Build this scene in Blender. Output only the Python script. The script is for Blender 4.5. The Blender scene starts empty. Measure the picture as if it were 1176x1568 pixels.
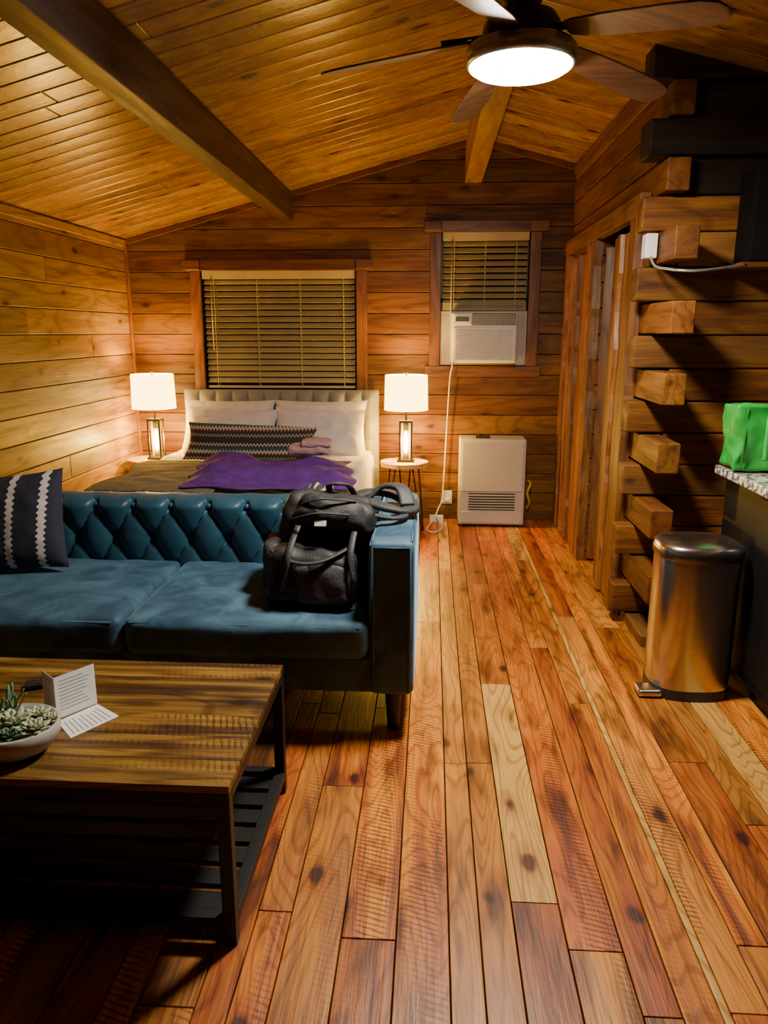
import bpy, math, random
from mathutils import Vector, Matrix, noise
random.seed(7)
D=bpy.data; S=bpy.context.scene
# ---------------------------------------------------------------- helpers
def link(o,parent=None):
    S.collection.objects.link(o)
    if parent: o.parent=parent
    return o
def group(name):
    e=D.objects.new(name,None); e.empty_display_size=.1
    return link(e)
class MB:
    def __init__(s): s.v=[];s.f=[];s.m=[];s.r=[];s.sm=[]
    def add(s,vs,fs,mat=0,rnd=None,smooth=False):
        n=len(s.v); s.v+= [tuple(v) for v in vs]
        if rnd is None: rnd=(random.random(),random.random(),random.random())
        for f in fs:
            s.f.append([i+n for i in f]); s.m.append(mat); s.r.append(rnd); s.sm.append(smooth)
    def box(s,x0,x1,y0,y1,z0,z1,mat=0,rnd=None,rot=None,piv=None):
        vs=[Vector((x,y,z)) for x in(x0,x1) for y in(y0,y1) for z in(z0,z1)]
        if rot is not None:
            c=piv if piv else Vector(((x0+x1)/2,(y0+y1)/2,(z0+z1)/2))
            c=Vector(c); vs=[rot@(v-c)+c for v in vs]
        s.add(vs,[(0,1,3,2),(4,6,7,5),(0,4,5,1),(2,3,7,6),(0,2,6,4),(1,5,7,3)],mat,rnd)
    def build(s,name,mats,parent=None,bevel=0,seg=2,xf=None,weld=False):
        me=D.meshes.new(name)
        vs=s.v if xf is None else [tuple(xf@Vector(v)) for v in s.v]
        me.from_pydata(vs,[],s.f)
        for m in (mats if isinstance(mats,(list,tuple)) else [mats]): me.materials.append(m)
        a=me.color_attributes.new('pr','FLOAT_COLOR','CORNER')
        for p in me.polygons:
            p.material_index=s.m[p.index]; p.use_smooth=s.sm[p.index] or bevel>0
            r=s.r[p.index]
            for li in p.loop_indices: a.data[li].color=(r[0],r[1],r[2],1)
        me.update()
        o=link(D.objects.new(name,me),parent)
        if bevel>0:
            b=o.modifiers.new('b','BEVEL'); b.width=bevel; b.segments=seg; b.limit_method='ANGLE'; b.angle_limit=.6
            b.harden_normals=False
            w=o.modifiers.new('wn','WEIGHTED_NORMAL'); w.keep_sharp=False
        return o
def cr(pts,n=8):
    P=[Vector(p) for p in pts]
    if len(P)<3 or n<=1: return P
    out=[]
    for i in range(len(P)-1):
        p0=P[max(i-1,0)];p1=P[i];p2=P[i+1];p3=P[min(i+2,len(P)-1)]
        for k in range(n):
            t=k/n
            out.append(.5*((2*p1)+(-p0+p2)*t+(2*p0-5*p1+4*p2-p3)*t*t+(-p0+3*p1-3*p2+p3)*t**3))
    out.append(P[-1]); return out
def sweep(mb,pts,rx,ry=None,n=10,up=(0,0,1),sm=8,mat=0,square=False,closed=False):
    ry=rx if ry is None else ry
    P=cr(pts,sm); L=len(P); up=Vector(up); vs=[];fs=[]
    for i,p in enumerate(P):
        t=(P[min(i+1,L-1)]-P[max(i-1,0)])
        if t.length<1e-9: t=Vector((0,0,1))
        t.normalize(); s_=t.cross(up)
        if s_.length<1e-3: s_=t.cross(Vector((0,1,0)))
        if s_.length<1e-3: s_=t.cross(Vector((1,0,0)))
        s_.normalize(); u_=s_.cross(t)
        for k in range(n):
            a=2*math.pi*k/n
            c,sn=math.cos(a),math.sin(a)
            if square:
                e=.35; c=math.copysign(abs(c)**e,c); sn=math.copysign(abs(sn)**e,sn)
            vs.append(p+s_*rx*c+u_*ry*sn)
    for i in range(L-1):
        for k in range(n):
            fs.append((i*n+k,i*n+(k+1)%n,(i+1)*n+(k+1)%n,(i+1)*n+k))
    fs.append(tuple(range(n))[::-1]); fs.append(tuple((L-1)*n+k for k in range(n)))
    mb.add(vs,fs,mat,smooth=True)
def lathe(mb,c,prof,n=32,mat=0,sx=1,sy=1,capb=False,capt=False,smooth=True,pw=None):
    vs=[];fs=[];L=len(prof)
    for r,z in prof:
        for k in range(n):
            a=2*math.pi*k/n; cx,cy=math.cos(a),math.sin(a)
            if pw: cx=math.copysign(abs(cx)**pw,cx); cy=math.copysign(abs(cy)**pw,cy)
            vs.append((c[0]+r*cx*sx,c[1]+r*cy*sy,c[2]+z))
    for i in range(L-1):
        for k in range(n): fs.append((i*n+k,i*n+(k+1)%n,(i+1)*n+(k+1)%n,(i+1)*n+k))
    mb.add(vs,fs,mat,smooth=smooth)
    if capb: mb.add([vs[k] for k in range(n)],[tuple(range(n))[::-1]],mat)
    if capt: mb.add([vs[(L-1)*n+k] for k in range(n)],[tuple(range(n))],mat)
def soft(mb,c,size,r=.04,bulge=(0,0,0),n=18,rot=None,mat=0,nz=0,nsc=6,taper=0):
    h=Vector(size)/2; c=Vector(c); idx={}; vs=[];fs=[]
    def vert(i,j,k):
        key=(i,j,k)
        if key in idx: return idx[key]
        q=[math.sin((t/n*2-1)*math.pi/2) for t in key]
        p=Vector([q[a]*h[a] for a in range(3)])
        inn=Vector([max(-(h[a]-r),min(h[a]-r,p[a])) for a in range(3)])
        d=p-inn
        if d.length>1e-9: p=inn+d.normalized()*r
        u=[p[a]/h[a] for a in range(3)]
        for a in range(3):
            b_,c_=(a+1)%3,(a+2)%3
            p[a]+=u[a]*bulge[a]*(1-u[b_]**2)*(1-u[c_]**2)
        if taper:
            s_=1-taper*(u[2]*.5+.5); p.x*=s_; p.y*=s_
        if nz:
            w=p+c; p+= noise.noise_vector(w*nsc)*nz+noise.noise_vector(w*nsc*2.7)*nz*.4
        if rot is not None: p=rot@p
        idx[key]=len(vs); vs.append(p+c); return idx[key]
    for a in range(n):
        for b in range(n):
            for f,rev in ((0,1),(n,0)):
                for ax in range(3):
                    def K(x,y):
                        l=[0,0,0]; l[ax]=f; l[(ax+1)%3]=x; l[(ax+2)%3]=y; return vert(*l)
                    q=[K(a,b),K(a+1,b),K(a+1,b+1),K(a,b+1)]
                    if rev: q=q[::-1]
                    fs.append(q)
    mb.add(vs,fs,mat,smooth=True)
def pillow(mb,c,w,h,t,rot,mat=0,n=30,nz=.006):
    c=Vector(c);
    for sgn in (1,-1):
        vs=[];fs=[]
        for i in range(n+1):
            for j in range(n+1):
                u=i/n*2-1;v=j/n*2-1
                th=max(0,(1-abs(u)**2.6)*(1-abs(v)**2.6))**.55*t/2
                pin=1-.07*(1-abs(u)**2)*abs(v)**3; pin2=1-.07*(1-abs(v)**2)*abs(u)**3
                p=Vector((u*w/2*pin2,-sgn*th,v*h/2*pin))
                p+=noise.noise_vector(Vector((u*3,v*3,c.x*5)))*nz*(th/t*2)
                p+=noise.noise_vector(Vector((u*8,v*8,c.x*5)))*nz*.9*(th/t*2)
                vs.append(rot@p+c)
        for i in range(n):
            for j in range(n):
                a=i*(n+1)+j; q=(a,a+n+1,a+n+2,a+1)
                fs.append(q if sgn>0 else q[::-1])
        mb.add(vs,fs,mat,smooth=True)
def patch(mb,nu,nv,f,mat=0,smooth=True,wrap=False):
    vs=[f(i/nu,j/nv) for i in range(nu+1) for j in range(nv+1)]
    fs=[(i*(nv+1)+j,(i+1)*(nv+1)+j,(i+1)*(nv+1)+j+1,i*(nv+1)+j+1) for i in range(nu) for j in range(nv)]
    mb.add(vs,fs,mat,smooth=smooth)
def R(ax,d): return Matrix.Rotation(math.radians(d),3,ax)
# ---------------------------------------------------------------- materials
def mat(name):
    m=D.materials.new(name); m.use_nodes=True; nt=m.node_tree
    return m,nt,nt.nodes['Principled BSDF']
def N(nt,t,**k):
    n=nt.nodes.new(t)
    for a,b in k.items():
        if hasattr(n,a): setattr(n,a,b)
        else: n.inputs[a].default_value=b
    return n
def simple(name,col,rough=.5,metal=0,nscale=40,namp=.15,bump=.1,emis=None,es=0,sheen=0,coat=0,spec=.5):
    m,nt,b=mat(name); L=nt.links.new
    tc=N(nt,'ShaderNodeTexCoord'); no=N(nt,'ShaderNodeTexNoise'); no.inputs['Scale'].default_value=nscale; no.inputs['Detail'].default_value=4
    L(tc.outputs['Object'],no.inputs['Vector'])
    cr_=N(nt,'ShaderNodeValToRGB'); e=cr_.color_ramp.elements
    e[0].position=.3; e[1].position=.7
    e[0].color=tuple(c*(1-namp) for c in col)+(1,); e[1].color=tuple(min(1,c*(1+namp)) for c in col)+(1,)
    L(no.outputs['Fac'],cr_.inputs['Fac']); L(cr_.outputs['Color'],b.inputs['Base Color'])
    b.inputs['Roughness'].default_value=rough; b.inputs['Metallic'].default_value=metal
    b.inputs['Sheen Weight'].default_value=sheen; b.inputs['Coat Weight'].default_value=coat
    b.inputs['Specular IOR Level'].default_value=spec
    if bump:
        bp=N(nt,'ShaderNodeBump'); bp.inputs['Strength'].default_value=bump; bp.inputs['Distance'].default_value=.005
        L(no.outputs['Fac'],bp.inputs['Height']); L(bp.outputs['Normal'],b.inputs['Normal'])
    if emis:
        b.inputs['Emission Color'].default_value=emis+(1,); b.inputs['Emission Strength'].default_value=es
    return m
def wood(name,axis,dark,mid,light,alt=None,alt2=None,rough=.4,gs=1.0,knots=1.0,saw=False,ring=14,tint=.35,bump=.25,coat=0,ringamt=.5,pale=None,across=14,kn_r=(.07,.14),spec=.5):
    m,nt,b=mat(name); L=nt.links.new
    tc=N(nt,'ShaderNodeTexCoord'); at=N(nt,'ShaderNodeAttribute'); at.attribute_name='pr'
    mul=N(nt,'ShaderNodeVectorMath',operation='SCALE'); mul.inputs['Scale'].default_value=23.
    L(at.outputs['Vector'],mul.inputs[0])
    add=N(nt,'ShaderNodeVectorMath',operation='ADD'); L(tc.outputs['Object'],add.inputs[0]); L(mul.outputs[0],add.inputs[1])
    def scaled(along,across):
        s=[across]*3; s['xyz'.index(axis)]=along
        v=N(nt,'ShaderNodeVectorMath',operation='MULTIPLY'); v.inputs[1].default_value=s
        L(add.outputs[0],v.inputs[0]); return v.outputs[0]
    def mix(f,a,bb,bt='MIX'):
        x=N(nt,'ShaderNodeMix'); x.data_type='RGBA'; x.blend_type=bt
        if isinstance(f,(int,float)): x.inputs[0].default_value=f
        else: L(f,x.inputs[0])
        for i,v in ((6,a),(7,bb)):
            if isinstance(v,tuple): x.inputs[i].default_value=v+(1,)
            else: L(v,x.inputs[i])
        return x.outputs[2]
    def math_(op,a,bb=None,cl=False):
        x=N(nt,'ShaderNodeMath',operation=op); x.use_clamp=cl
        for i,v in ((0,a),(1,bb)):
            if v is None: continue
            if isinstance(v,(int,float)): x.inputs[i].default_value=v
            else: L(v,x.inputs[i])
        return x.outputs[0]
    def mr(v,a,bb,c=0,d=1):
        x=N(nt,'ShaderNodeMapRange'); L(v,x.inputs[0])
        for i,q in ((1,a),(2,bb),(3,c),(4,d)): x.inputs[i].default_value=q
        return x.outputs[0]
    n1=N(nt,'ShaderNodeTexNoise'); n1.inputs['Scale'].default_value=gs; n1.inputs['Detail'].default_value=6; n1.inputs['Roughness'].default_value=.65; n1.inputs['Distortion'].default_value=.4
    L(scaled(1.2,across),n1.inputs['Vector'])
    n2=N(nt,'ShaderNodeTexNoise'); n2.inputs['Scale'].default_value=gs; n2.inputs['Detail'].default_value=1.5; n2.inputs['Distortion'].default_value=.3
    L(scaled(.8,5),n2.inputs['Vector'])
    sn=math_('SINE',math_('MULTIPLY',n2.outputs['Fac'],ring*6.28)); ringf=mr(sn,.45,1,0,1)
    n3=N(nt,'ShaderNodeTexNoise'); n3.inputs['Scale'].default_value=gs; n3.inputs['Detail'].default_value=3
    L(scaled(5,110),n3.inputs['Vector'])
    ramp=N(nt,'ShaderNodeValToRGB'); e=ramp.color_ramp.elements
    e[0].position=.33; e[0].color=dark+(1,); e[1].position=.64; e[1].color=light+(1,)
    em=ramp.color_ramp.elements.new(.47); em.color=mid+(1,)
    L(n1.outputs['Fac'],ramp.inputs['Fac']); col=ramp.outputs['Color']
    sep=N(nt,'ShaderNodeSeparateColor'); L(at.outputs['Color'],sep.inputs[0])
    if alt: col=mix(mr(sep.outputs[1],.55,.8,0,.85),col,mix(.5,col,alt))
    if alt2: col=mix(mr(sep.outputs[1],.35,.15,0,.8),col,mix(.6,col,alt2))
    if pale: col=mix(mr(sep.outputs[0],.86,.9,0,.75),col,pale)
    col=mix(math_('MULTIPLY',ringf,ringamt),col,mix(1.,col,(.42,.3,.2),'MULTIPLY'))
    col=mix(mr(n3.outputs['Fac'],.5,.75,0,.6),col,mix(1.,col,(.45,.36,.3),'MULTIPLY'))
    vo=N(nt,'ShaderNodeTexVoronoi'); vo.inputs['Scale'].default_value=gs
    v_=N(nt,'ShaderNodeTexNoise'); v_.inputs['Scale'].default_value=9; L(add.outputs[0],v_.inputs['Vector'])
    dv=N(nt,'ShaderNodeVectorMath',operation='SCALE'); dv.inputs['Scale'].default_value=.22; L(v_.outputs['Color'],dv.inputs[0])
    av=N(nt,'ShaderNodeVectorMath',operation='ADD'); L(scaled(3.2,6),av.inputs[0]); L(dv.outputs[0],av.inputs[1]); L(av.outputs[0],vo.inputs['Vector'])
    halo=math_('MULTIPLY',mr(vo.outputs['Distance'],kn_r[1],kn_r[1]*2.2,1,0),knots)
    kn=math_('MULTIPLY',mr(vo.outputs['Distance'],kn_r[0],kn_r[1],1,0),knots)
    col=mix(math_('MULTIPLY',halo,.5),col,mix(1.,col,(.62,.4,.25),'MULTIPLY'))
    col=mix(math_('MULTIPLY',kn,.92),col,mix(1.,col,(.12,.07,.05),'MULTIPLY'))
    hgt=n1.outputs['Fac']
    if saw:
        w=N(nt,'ShaderNodeTexWave'); w.wave_type='BANDS'; w.bands_direction='DIAGONAL'
        w.inputs['Scale'].default_value=1; w.inputs['Distortion'].default_value=3.; w.inputs['Detail'].default_value=2
        s=[10]*3; s['xyz'.index(axis)]=34
        v=N(nt,'ShaderNodeVectorMath',operation='MULTIPLY'); v.inputs[1].default_value=s; L(add.outputs[0],v.inputs[0]); L(v.outputs[0],w.inputs['Vector'])
        n4=N(nt,'ShaderNodeTexNoise'); n4.inputs['Scale'].default_value=1; n4.inputs['Detail'].default_value=3; L(scaled(1.5,9),n4.inputs['Vector'])
        f=math_('MULTIPLY',mr(w.outputs['Fac'],.6,.85,0,1),mr(n4.outputs['Fac'],.48,.6,0,1))
        f=math_('MULTIPLY',f,mr(sep.outputs[2],.4,.6,0,.75))
        col=mix(f,col,mix(1.,col,(.16,.1,.08),'MULTIPLY'))
        n5=N(nt,'ShaderNodeTexNoise'); n5.inputs['Scale'].default_value=1; n5.inputs['Detail'].default_value=6; L(scaled(2.5,12),n5.inputs['Vector'])
        col=mix(mr(n5.outputs['Fac'],.54,.68,0,.85),col,mix(1.,col,(.2,.13,.1),'MULTIPLY'))
    br=mr(sep.outputs[2],0,1,1-tint,1+tint*.6)
    cb=N(nt,'ShaderNodeCombineColor'); L(br,cb.inputs[0]);L(br,cb.inputs[1]);L(br,cb.inputs[2])
    col=mix(1.,col,cb.outputs[0],'MULTIPLY')
    L(col,b.inputs['Base Color'])
    L(mr(n1.outputs['Fac'],.3,.7,rough*1.3,rough*.85),b.inputs['Roughness'])
    b.inputs['Coat Weight'].default_value=coat; b.inputs['Coat Roughness'].default_value=.2
    b.inputs['Specular IOR Level'].default_value=spec
    bp=N(nt,'ShaderNodeBump'); bp.inputs['Strength'].default_value=bump; bp.inputs['Distance'].default_value=.004
    L(math_('ADD',hgt,math_('MULTIPLY',n3.outputs['Fac'],.4)),bp.inputs['Height']); L(bp.outputs['Normal'],b.inputs['Normal'])
    return m
WALLC=dict(dark=(.048,.016,.002),mid=(.150,.058,.005),light=(.23,.102,.011),alt=(.14,.038,.004),alt2=(.19,.095,.014))
W_x=wood('log_wood_x','x',rough=.45,knots=.9,ring=7,bump=.4,spec=.35,**WALLC)
W_y=wood('log_wood_y','y',rough=.45,knots=.9,ring=7,bump=.4,spec=.35,**WALLC)
WK=dict(dark=(.065,.021,.003),mid=(.165,.058,.008),light=(.245,.102,.016),alt=(.16,.042,.006),alt2=(.22,.10,.024))
WK_x=wood('kitchen_log_x','x',rough=.55,knots=.7,ring=6,bump=.6,spec=.3,**WK)
WK_y=wood('kitchen_log_y','y',rough=.55,knots=.7,ring=6,bump=.6,spec=.3,**WK)
WKD=wood('shade_dark_log','x',dark=(.008,.005,.003),mid=(.018,.009,.005),light=(.03,.015,.008),rough=.6,knots=.5,ring=6,bump=.5,spec=.25)  # topmost kitchen logs: shade above the fan light put into the wood colour
WL_y=wood('log_wood_left','y',dark=(.12,.052,.006),mid=(.31,.16,.022),light=(.42,.24,.042),alt=(.25,.11,.014),alt2=(.40,.25,.07),rough=.42,knots=1,ring=7,tint=.3,bump=.45)
W_z=wood('trim_wood_z','z',dark=(.075,.022,.003),mid=(.15,.050,.007),light=(.21,.08,.012),rough=.4,knots=.4,ring=6)
W_t=wood('trim_wood_x','x',dark=(.075,.022,.003),mid=(.15,.050,.007),light=(.21,.08,.012),rough=.4,knots=.4,ring=6)
DOOR=wood('door_wood','z',dark=(.10,.032,.006),mid=(.24,.085,.014),light=(.33,.14,.026),rough=.45,knots=.7,ring=8,alt=(.17,.05,.008),bump=.5)
CEIL=wood('ceiling_pine','x',dark=(.18,.078,.010),mid=(.36,.18,.032),light=(.46,.265,.06),alt=(.30,.13,.02),alt2=(.46,.28,.08),rough=.25,knots=1.,ring=5,tint=.32,ringamt=.4,bump=.35,kn_r=(.09,.16))
BEAM=wood('beam_wood','y',dark=(.030,.012,.005),mid=(.062,.028,.011),light=(.10,.05,.020),rough=.5,knots=.3,ring=5)
RIDGE=wood('ridge_wood','y',dark=(.22,.10,.02),mid=(.34,.17,.04),light=(.42,.22,.06),rough=.4,knots=.5,ring=5)
FLOOR=wood('floor_planks','y',dark=(.15,.028,.002),mid=(.48,.125,.007),light=(.70,.26,.024),alt=(.38,.055,.005),alt2=(.66,.29,.042),rough=.38,knots=1,ring=24,saw=True,tint=.45,bump=.7,ringamt=.6,pale=(.84,.48,.11),across=16,kn_r=(.09,.16))
TABLE=wood('table_top_wood','x',dark=(.02,.008,.002),mid=(.12,.055,.009),light=(.33,.185,.034),rough=.4,knots=1,ring=9,tint=.2,ringamt=.8,across=26,saw=True,alt2=(.22,.12,.02))
STAND=wood('stand_top','x',dark=(.25,.12,.03),mid=(.5,.27,.08),light=(.6,.36,.12),rough=.4,knots=.4)
DARK=simple('dark_gap',(.012,.008,.005),.9,bump=0)
BLK=simple('black_metal',(.012,.012,.013),.45,.3,bump=.05)
BLKP=simple('black_plastic',(.015,.015,.017),.4)
WHT=simple('white_plastic',(.70,.69,.66),.4,bump=.02,namp=.04)
GRYW=simple('heater_enamel',(.46,.42,.36),.45,bump=.02,namp=.03)
VENT=simple('vent_dark',(.05,.05,.05),.5)
def velvet(name,a,b_,rough=.6,sheen=.5):
    m,nt,b=mat(name);L=nt.links.new
    tc=N(nt,'ShaderNodeTexCoord'); n=N(nt,'ShaderNodeTexNoise'); n.inputs['Scale'].default_value=5; n.inputs['Detail'].default_value=6; n.inputs['Roughness'].default_value=.62;n.inputs['Distortion'].default_value=.9
    L(tc.outputs['Object'],n.inputs['Vector'])
    r=N(nt,'ShaderNodeValToRGB'); r.color_ramp.elements[0].position=.40;r.color_ramp.elements[1].position=.66
    r.color_ramp.elements[0].color=a+(1,);r.color_ramp.elements[1].color=b_+(1,)
    L(n.outputs['Fac'],r.inputs['Fac']);L(r.outputs['Color'],b.inputs['Base Color'])
    b.inputs['Roughness'].default_value=rough;b.inputs['Sheen Weight'].default_value=sheen;b.inputs['Sheen Roughness'].default_value=.4
    b.inputs['Specular IOR Level'].default_value=.35
    b.inputs['Sheen Tint'].default_value=(.35,.55,.75,1)
    n2=N(nt,'ShaderNodeTexNoise'); n2.inputs['Scale'].default_value=60; L(tc.outputs['Object'],n2.inputs['Vector'])
    bp=N(nt,'ShaderNodeBump');bp.inputs['Strength'].default_value=.15;bp.inputs['Distance'].default_value=.004;L(n2.outputs['Fac'],bp.inputs['Height']);L(bp.outputs['Normal'],b.inputs['Normal'])
    return m
SOFA=velvet('sofa_blue_velvet',(.014,.050,.092),(.055,.135,.21))
SOFAB=velvet('sofa_back_velvet',(.011,.052,.088),(.019,.080,.125),rough=.42,sheen=.3)
FABW=simple('white_linen',(.62,.59,.60),.85,nscale=15,namp=.06,bump=.3,sheen=.2)
FABG=simple('headboard_grey',(.22,.215,.20),.85,nscale=60,namp=.1,bump=.2,sheen=.2)
PURP=simple('purple_fleece',(.085,.018,.20),.9,nscale=18,namp=.2,bump=.2)
OLIVE=simple('knit_throw',(.13,.115,.075),.9,nscale=90,namp=.5,bump=.8)
PINK=simple('pink_cloth',(.40,.23,.26),.8,nscale=20)
NYL=simple('black_nylon',(.010,.010,.013),.6,nscale=120,namp=.4,bump=.3)
NYL2=simple('grey_nylon',(.032,.033,.038),.6,nscale=120,namp=.4,bump=.3)
STEEL=simple('brushed_steel',(.60,.57,.54),.24,1,nscale=30,namp=.06,bump=.02)
STEELD=simple('lid_steel',(.2,.19,.18),.3,1,bump=.02)
def pattern(name,cols,axis,scale,zig=0,rough=.85):
    m,nt,b=mat(name);L=nt.links.new
    tc=N(nt,'ShaderNodeTexCoord');sp=N(nt,'ShaderNodeSeparateXYZ');L(tc.outputs['Object'],sp.inputs[0])
    o={'x':0,'y':1,'z':2}
    a=sp.outputs[o[axis[0]]]; c=sp.outputs[o[axis[1]]]
    pg=N(nt,'ShaderNodeMath',operation='PINGPONG');L(c,pg.inputs[0]);pg.inputs[1].default_value=.012
    ml=N(nt,'ShaderNodeMath',operation='MULTIPLY_ADD');L(pg.outputs[0],ml.inputs[0]);ml.inputs[1].default_value=zig;L(a,ml.inputs[2])
    m2=N(nt,'ShaderNodeMath',operation='MULTIPLY');L(ml.outputs[0],m2.inputs[0]);m2.inputs[1].default_value=scale
    fr=N(nt,'ShaderNodeMath',operation='FRACT');L(m2.outputs[0],fr.inputs[0])
    r=N(nt,'ShaderNodeValToRGB');r.color_ramp.interpolation='CONSTANT'
    els=r.color_ramp.elements
    els[0].position=0;els[0].color=cols[0][1]+(1,);els[1].position=cols[1][0];els[1].color=cols[1][1]+(1,)
    for p,cc in cols[2:]:
        e=els.new(p);e.color=cc+(1,)
    L(fr.outputs[0],r.inputs['Fac']);L(r.outputs['Color'],b.inputs['Base Color']);b.inputs['Roughness'].default_value=rough
    return m
PILP=pattern('navy_white_pattern',[(0,(.018,.02,.04)),(.62,(.6,.58,.55)),(.84,(.018,.02,.04))],'xz',7.5,1.0)
LUMB=pattern('kilim_pattern',[(0,(.02,.02,.02)),(.18,(.3,.25,.18)),(.25,(.02,.02,.02)),(.42,(.25,.08,.04)),(.48,(.5,.45,.36)),(.56,(.03,.09,.09)),(.66,(.03,.03,.03)),(.8,(.45,.4,.32)),(.86,(.02,.02,.02))],'zx',6.5,1.4)
SCARF=pattern('scarf_pattern',[(0,(.015,.015,.02)),(.5,(.7,.7,.7)),(.7,(.015,.015,.02))],'xy',26,1)
def granite():
    m,nt,b=mat('granite');L=nt.links.new
    tc=N(nt,'ShaderNodeTexCoord');v=N(nt,'ShaderNodeTexNoise');v.inputs['Scale'].default_value=45;v.inputs['Detail'].default_value=6
    L(tc.outputs['Object'],v.inputs['Vector']);r=N(nt,'ShaderNodeValToRGB');r.color_ramp.elements[0].position=.44;r.color_ramp.elements[1].position=.56
    r.color_ramp.elements[0].color=(.12,.1,.09,1);r.color_ramp.elements[1].color=(.75,.7,.62,1)
    L(v.outputs['Fac'],r.inputs['Fac']);L(r.outputs['Color'],b.inputs['Base Color']);b.inputs['Roughness'].default_value=.15
    return m
GRAN=granite()
GREEN=simple('green_bag',(.015,.36,.04),.5,nscale=30,namp=.1,bump=.2)
BLIND=simple('blind_slat',(.46,.38,.17),.45,nscale=8,namp=.08,bump=.02)
GLASS=simple('night_glass',(.01,.012,.018),.08,bump=0)
SHADE=simple('lamp_shade',(.8,.62,.4),.9,bump=0,namp=.02,emis=(1.,.60,.14),es=12)
BULB=simple('bulb_glow',(1,.7,.3),.5,bump=0,emis=(1.,.5,.10),es=160)
LED=simple('led_diffuser',(.9,.9,.9),.5,bump=0,emis=(1.,.90,.74),es=370)
m,nt,b=mat('clear_glass'); b.inputs['Alpha'].default_value=.15; b.inputs['Roughness'].default_value=.05; b.inputs['Base Color'].default_value=(1,.9,.7,1); CGL=m
# ---------------------------------------------------------------- camera
H=1.5; psi=math.radians(3.58); th=math.radians(13.5)
Fv=Vector((-math.sin(psi)*math.cos(th),math.cos(psi)*math.cos(th),-math.sin(th)))
Rv=Vector((math.cos(psi),math.sin(psi),0)); Uv=Rv.cross(Fv)
cd=D.cameras.new('camera'); cam=link(D.objects.new('camera',cd)); cd.sensor_fit='VERTICAL'; cd.sensor_height=24; cd.lens=24*1150/1568
M=Matrix((Rv,Uv,-Fv)).transposed().to_4x4(); M.translation=Vector((0,0,H)); cam.matrix_world=M; cd.clip_start=.02
S.camera=cam
# ---------------------------------------------------------------- room
XL,XR,YB,YF,XK=-2.41,1.04,6.05,-1.7,2.35
RX,RZ,SL=.30,2.89,.255
def ceilz(x): return RZ-SL*abs(x-RX)
CH=.1575; Z0=-.0925; GP=.0018
rows=[(Z0+CH*k,Z0+CH*(k+1)) for k in range(20)]
def rr(): return (random.random(),random.random(),random.random())
mb=MB()
mb.box(-2.5,2.45,-1.8,6.15,-.06,-.021,1)
fixed=[-2.5,.235,.362,.675,.697,2.45]; edges=[]
for a,b_ in zip(fixed[:-1],fixed[1:]):
    if b_-a<.14: edges.append((a,b_)); continue
    x=a
    while x<b_-1e-6:
        w=random.choice([.08,.09,.11,.125,.135,.14])
        if b_-(x+w)<.07: w=b_-x
        if w>.17: w/=2
        edges.append((x,x+w)); x+=w
for (a,b_) in edges:
    y=-1.8-random.random()
    if abs(a-.675)<1e-4:
        mb.box(a+.001,b_-.001,-1.8,6.1,-.02,0,0,(.97,.1,.3)); continue
    sp=abs(a-.235)<1e-4
    cuts=[]
    if sp: cuts=[-1.8,.1,1.75,3.05,4.4,6.15]
    else:
        while y<6.15: cuts.append(max(y,-1.8)); y+=random.uniform(1.0,2.8)
        cuts.append(6.15)
    for c0,c1 in zip(cuts[:-1],cuts[1:]):
        if c1-c0<.02: continue
        r=rr()
        if random.random()>.95: r=(.95,r[1],r[2])
        elif r[0]>.85: r=(.5,r[1],r[2])
        if sp and abs(c0-1.75)<.01: r=(.97,.2,.3)
        mb.box(a+.0015,b_-.0015,c0+.0015,c1-.0015,-.02,random.uniform(-.001,0.0),0,r)
mb.build('floor',[FLOOR,DARK],bevel=.002,seg=1)
def seg_out(a,b_,holes):
    out=[(a,b_)]
    for h0,h1 in holes:
        o=[]
        for s0,s1 in out:
            if h1<=s0 or h0>=s1: o.append((s0,s1)); continue
            if h0>s0: o.append((s0,h0))
            if h1<s1: o.append((h1,s1))
        out=o
    return out
W1=(-1.815,-.594,1.01,1.955); W2=(.06,.73,1.1675,2.27)
mb=MB()
for z0,z1 in rows:
    if z0>RZ: break
    dx=(RZ-z0)/SL
    a=max(XL-.1,RX-dx-.0); b_=min(XR+.12,RX+dx)
    holes=[(w[0],w[1]) for w in (W1,W2) if z0>=w[2]-.01 and z1<=w[3]+.01]
    for s0,s1 in seg_out(a,b_,holes): mb.box(s0,s1,YB,YB+.1,z0+GP,z1-GP,0,None)
    for s0,s1 in seg_out(a,b_,holes): mb.box(s0,s1,YB+.02,YB+.12,z0-.01,z1+.01,1)
mb.build('wall_back',[W_x,DARK],bevel=.005)
mb=MB()
for z0,z1 in rows:
    if z0>2.25: break
    y=YF
    while y<YB-.01:
        y2=min(YB-.001,y+random.uniform(1.8,4.5))
        if YB-y2<.6: y2=YB-.001
        mb.box(XL-.1,XL,y,y2-GP,z0+GP,z1-GP); y=y2
mb.box(XL-.12,XL-.02,YF,YB,-.1,2.3,1)
mb.build('wall_left',[WL_y,DARK],bevel=.005)
mb=MB()
DO=(4.12,4.92)
for k,(z0,z1) in enumerate(rows):
    if z0>ceilz(XR): break
    prot = (k%2==0)
    ys=(3.48 if z1<2.15 else 3.70) if prot else 3.90
    holes=[DO] if z1<2.13 else []
    for s0,s1 in seg_out(ys,YB-.001,holes):
        if prot and s0<3.75:
            j=random.uniform(-.015,.015); t_=random.uniform(-.006,.006); mb.box(XR+t_,XR+.104+t_,s0+j,s1,z0+.008,z1-.008)
        else: mb.box(XR,XR+.105,s0,s1,z0+GP,z1-GP)
mb.build('wall_right',WK_y,bevel=.007)
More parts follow.
